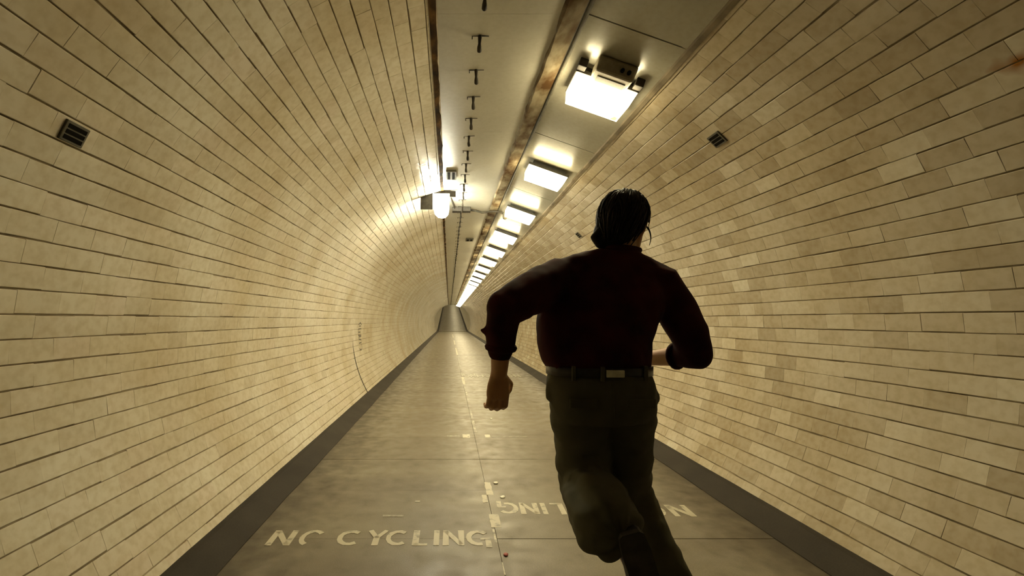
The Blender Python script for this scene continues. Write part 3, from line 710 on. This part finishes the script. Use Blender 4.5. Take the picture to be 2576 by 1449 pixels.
# --- trousers
bm = bmesh.new()
rings_loft(bm, [((0.526, 1.52, 0.775), 0.150, 0.115, X, Yv), ((0.528, 1.52, 0.82), 0.178, 0.125, X, Yv), ((0.527, 1.52, 0.87), 0.184, 0.128, X, Yv), ((0.525, 1.522, 0.905), 0.183, 0.126, X, Yv), ((0.522, 1.53, 0.942), 0.174, 0.122, X, Yv)], 32, 2.3)
tube(bm, [hipL, lerp(hipL, knL, 0.3)+Vector((0.004, 0, 0)), lerp(hipL, knL, 0.65), knL+Vector((0, 0.0, -0.01))], [0.104, 0.104, 0.102, 0.094], 20)
tube(bm, [knL+Vector((0, 0.01, 0)), lerp(knL, anL, 0.35)+Vector((-0.010, 0, 0.012)), lerp(knL, anL, 0.70)+Vector((-0.018, 0, 0.010)), lerp(knL, anL, 0.93)+Vector((-0.02, 0, -0.005))], [0.092, 0.098, 0.104, 0.098], 20)
tube(bm, [hipR, lerp(hipR, knR, 0.3), lerp(hipR, knR, 0.65), knR], [0.104, 0.098, 0.088, 0.080], 20)
tube(bm, [knR, lerp(knR, anR, 0.3), lerp(knR, anR, 0.65), lerp(knR, anR, 0.92)], [0.080, 0.080, 0.078, 0.076], 20)
for s, y_ in ((-1, 0.0), (1, 0.01)):                                           # bulging hip pockets
    tube(bm, [(0.527+s*0.178, 1.51, 0.895), (0.527+s*0.182, 1.505, 0.855-y_)], [0.012, 0.016], 8)
me = remeshed('trousers', bm, 0.008, 5, 0.5)
def tf(p):
    d = 0.008*noise.noise(Vector((p.x*8+p.z*5, p.y*8, p.z*15)))+0.005*noise.noise(Vector((p.x*22, p.y*20, p.z*30)))
    for kn in (knL, knR):
        q = (p-kn).length
        if q < 0.2: d += 0.006*math.sin(q*85+3*noise.noise(p*9))*(1-q/0.2)
    if p.y < 1.5 and p.z < 0.66: d += 0.006*math.sin(math.atan2(p.z-0.52, p.x-0.48)*7+3*noise.noise(p*5))
    return d
displace(me, tf); tr = part('trousers', me, M_TROU, label='loose dark olive trousers')
# seams and pocket flaps
bm = bmesh.new()
def surf_line(pts, r): tube(bm, pts, r, 6)
surf_line([(0.522, 1.400, 0.925), (0.522, 1.390, 0.88), (0.526, 1.392, 0.83), (0.528, 1.400, 0.79)], 0.0022); part('seam', bm_mesh('seam', bm, True), M_TROU)
for x0, x1 in ((0.385, 0.475), (0.570, 0.660)):
    bm = bmesh.new(); box(bm, (x0, 1.393, 0.838), (x1, 1.404, 0.868), bevel=0.004); part('pocket_flap', bm_mesh('pocket_flap', bm), M_TROU)
bm = bmesh.new(); rr = []
pts = [Vector((0.521+0.180*math.copysign(abs(math.cos(t))**0.87, math.cos(t)), 1.53+0.128*math.copysign(abs(math.sin(t))**0.87, math.sin(t)), 0)) for t in [2*math.pi*i/48 for i in range(48)]]
vs = [[bm.verts.new((p.x, p.y, z)) for p in pts] for z in (0.932, 0.963)]
vi = [[bm.verts.new((0.521+(p.x-0.521)*0.965, 1.53+(p.y-1.53)*0.965, z)) for p in pts] for z in (0.932, 0.963)]
for k in range(48):
    j = (k+1) % 48
    bm.faces.new((vs[0][k], vs[0][j], vs[1][j], vs[1][k])); bm.faces.new((vi[0][k], vi[1][k], vi[1][j], vi[0][j]))
    bm.faces.new((vs[1][k], vs[1][j], vi[1][j], vi[1][k])); bm.faces.new((vs[0][k], vi[0][k], vi[0][j], vs[0][j]))
belt = part('belt', bm_mesh('belt', bm, True), M_BELT)
bm = bmesh.new(); box(bm, (0.502, 1.3935, 0.936), (0.560, 1.4015, 0.959), bevel=0.002); part('belt_glint', bm_mesh('belt_glint', bm), M_BELT2, label='pale painted glint at the back of the belt')
for x in (0.405, 0.492, 0.640):
    bm = bmesh.new(); y = 1.53-0.128*(1-abs((x-0.521)/0.180)**2.3)**(1/2.3); box(bm, (x-0.006, y-0.009, 0.922), (x+0.006, y+0.004, 0.970), bevel=0.002); part('belt_loop', bm_mesh('belt_loop', bm), M_TROU)

# --- shoes
def shoe(name, heel, toe_dir, up, ln=0.275):
    t = toe_dir.normalized(); up = (up-t*up.dot(t)).normalized(); s = t.cross(up)
    bm = bmesh.new(); rings = []
    for u, a, b, h in ((0.0, 0.020, 0.022, 0.040), (0.03, 0.034, 0.040, 0.045), (0.22, 0.038, 0.048, 0.052), (0.42, 0.040, 0.040, 0.045), (0.62, 0.046, 0.032, 0.037), (0.82, 0.044, 0.025, 0.030), (0.95, 0.032, 0.019, 0.025), (1.0, 0.014, 0.010, 0.020)):
        rings.append((heel+t*(u*ln)+up*h, a, b, s, up))
    rings_loft(bm, rings, 18, 2.5)
    o = part('shoe', remeshed('shoe', bm, 0.006, 3), M_SHOE)
    bm = bmesh.new()
    out = [(0.0, 0.024), (0.03, 0.034), (0.2, 0.039), (0.42, 0.038), (0.62, 0.047), (0.82, 0.045), (0.95, 0.033), (1.0, 0.016)]
    ring = [(u, w_) for u, w_ in out]+[(u, -w_) for u, w_ in out[::-1]]
    lo = [bm.verts.new(heel+t*(u*ln)+s*w_) for u, w_ in ring]; hi = [bm.verts.new(heel+t*(u*ln)+s*w_+up*0.020) for u, w_ in ring]
    bm.faces.new(lo[::-1]); bm.faces.new(hi)
    for k in range(len(ring)): bm.faces.new((lo[k], lo[(k+1) % len(ring)], hi[(k+1) % len(ring)], hi[k]))
    so = ob('sole', bm_mesh('sole', bm), M_SOLE, o); return o
shoe('shoe', Vector((anR.x, anR.y-0.055, 0.001)), Vector((0.08, 1, 0)), Vector((0, 0, 1)))
shoe('shoe', Vector((0.492, 1.185, 0.540)), Vector((0.30, -0.02, -0.95)), Vector((0.1, 1, 0)))

# --- hair: a full cap over the skull with loose strands
bm = bmesh.new()
ball(bm, hp(0, -0.022, 0.022), (0.089, 0.104, 0.096), HM)
ball(bm, hp(-0.005, -0.075, -0.035), (0.070, 0.045, 0.070), HM)
ball(bm, hp(-0.065, -0.040, -0.045), (0.030, 0.045, 0.055), HM)
ball(bm, hp(0.050, -0.060, -0.010), (0.030, 0.040, 0.040), HM)
tube(bm, [hp(0.02, 0.065, 0.075), hp(-0.02, 0.085, 0.06), hp(-0.06, 0.07, 0.035)], [0.022, 0.02, 0.015], 8)
tube(bm, [(0.600, 1.640, 1.470), (0.565, 1.640, 1.452), (0.545, 1.645, 1.430), (0.560, 1.64, 1.405), (0.600, 1.64, 1.400)], [0.026, 0.020, 0.014, 0.016, 0.026], 10)   # curl flicked out at the left
me = remeshed('hair', bm, 0.006, 2)
displace(me, lambda p: 0.004*noise.noise(Vector((p.x*40, p.y*40, p.z*12)))+0.005*noise.noise(p*16))
hair = part('hair', me, M_HAIR, label='dark tousled hair')
def curve(P, k_=5):
    Q = []
    for i in range(len(P)-1):
        for k in range(k_):
            t_ = k/k_; p0 = P[max(i-1, 0)]; p1 = P[i]; p2 = P[i+1]; p3 = P[min(i+2, len(P)-1)]
            Q.append(0.5*((2*p1)+(p2-p0)*t_+(2*p0-5*p1+4*p2-p3)*t_*t_+(3*p1-p0-3*p2+p3)*t_**3))
    return Q+[P[-1]]
LB = bmesh.new()
def strand(pts, r, tip=0.25, k_=5):
    Q = curve([Vector(p) for p in pts], k_); n_ = len(Q)
    tube(LB, Q, [r*(1-(1-tip)*i/(n_-1)) for i in range(n_)], 6, caps=False)
# loops and wisps that stand off the head
strand([(0.625, 1.66, 1.535), (0.598, 1.65, 1.555), (0.594, 1.65, 1.582), (0.606, 1.65, 1.602), (0.634, 1.65, 1.604)], 0.0034)
strand([(0.630, 1.66, 1.525), (0.590, 1.65, 1.535), (0.586, 1.65, 1.565), (0.600, 1.65, 1.592)], 0.0028)
strand([(0.738, 1.68, 1.535), (0.757, 1.67, 1.528), (0.766, 1.67, 1.503), (0.762, 1.67, 1.480), (0.764, 1.67, 1.455)], 0.0030)
strand([(0.748, 1.68, 1.490), (0.764, 1.67, 1.462), (0.770, 1.67, 1.430), (0.764, 1.67, 1.405)], 0.0038)
for k in range(22):
    a = k/21
    s0 = Vector((0.604+0.02*random.random(), 1.64, 1.465-0.07*a+0.05*(k % 2)))
    s1 = s0+Vector((-0.030-0.012*random.random(), random.uniform(-0.01, 0.01), 0.018*random.random()+0.002)); s2 = s1+Vector((-0.018*random.random()-0.004, 0, random.uniform(-0.010, 0.020)))
    strand([s0, s1, s2], 0.0050)
# locks combed back from the crown over the whole skull
for k in range(230):
    az = math.radians(random.uniform(-128, 128))                # 0 = back of the head
    top = random.uniform(35, 88); end = random.uniform(-58, -18) if abs(az) < 1.5 else random.uniform(-5, 25)
    lift = random.uniform(-0.002, 0.006); sway = random.uniform(-0.25, 0.25); P = []
    for i in range(5):
        u = i/4; el = math.radians(top+(end-top)*u); aa = az+sway*u*u+0.10*math.sin(6*u+k)
        r0 = 1+0.03*math.sin(9*u+k*1.7)
        low = max(0, -math.sin(el))
        P.append(hp((0.089*r0+lift)*math.cos(el)*math.sin(aa)*(1-0.12*low), -0.022-(0.104*r0+lift)*math.cos(el)*math.cos(aa)*(1+0.02*low)-(0.042*low), 0.022+(0.097*r0+lift)*math.sin(el)*(1+0.50*low)))
    strand(P, random.uniform(0.0050, 0.0085), 0.3, 3)
ob('loose_locks', bm_mesh('loose_locks', LB, True), M_HAIR, hair)
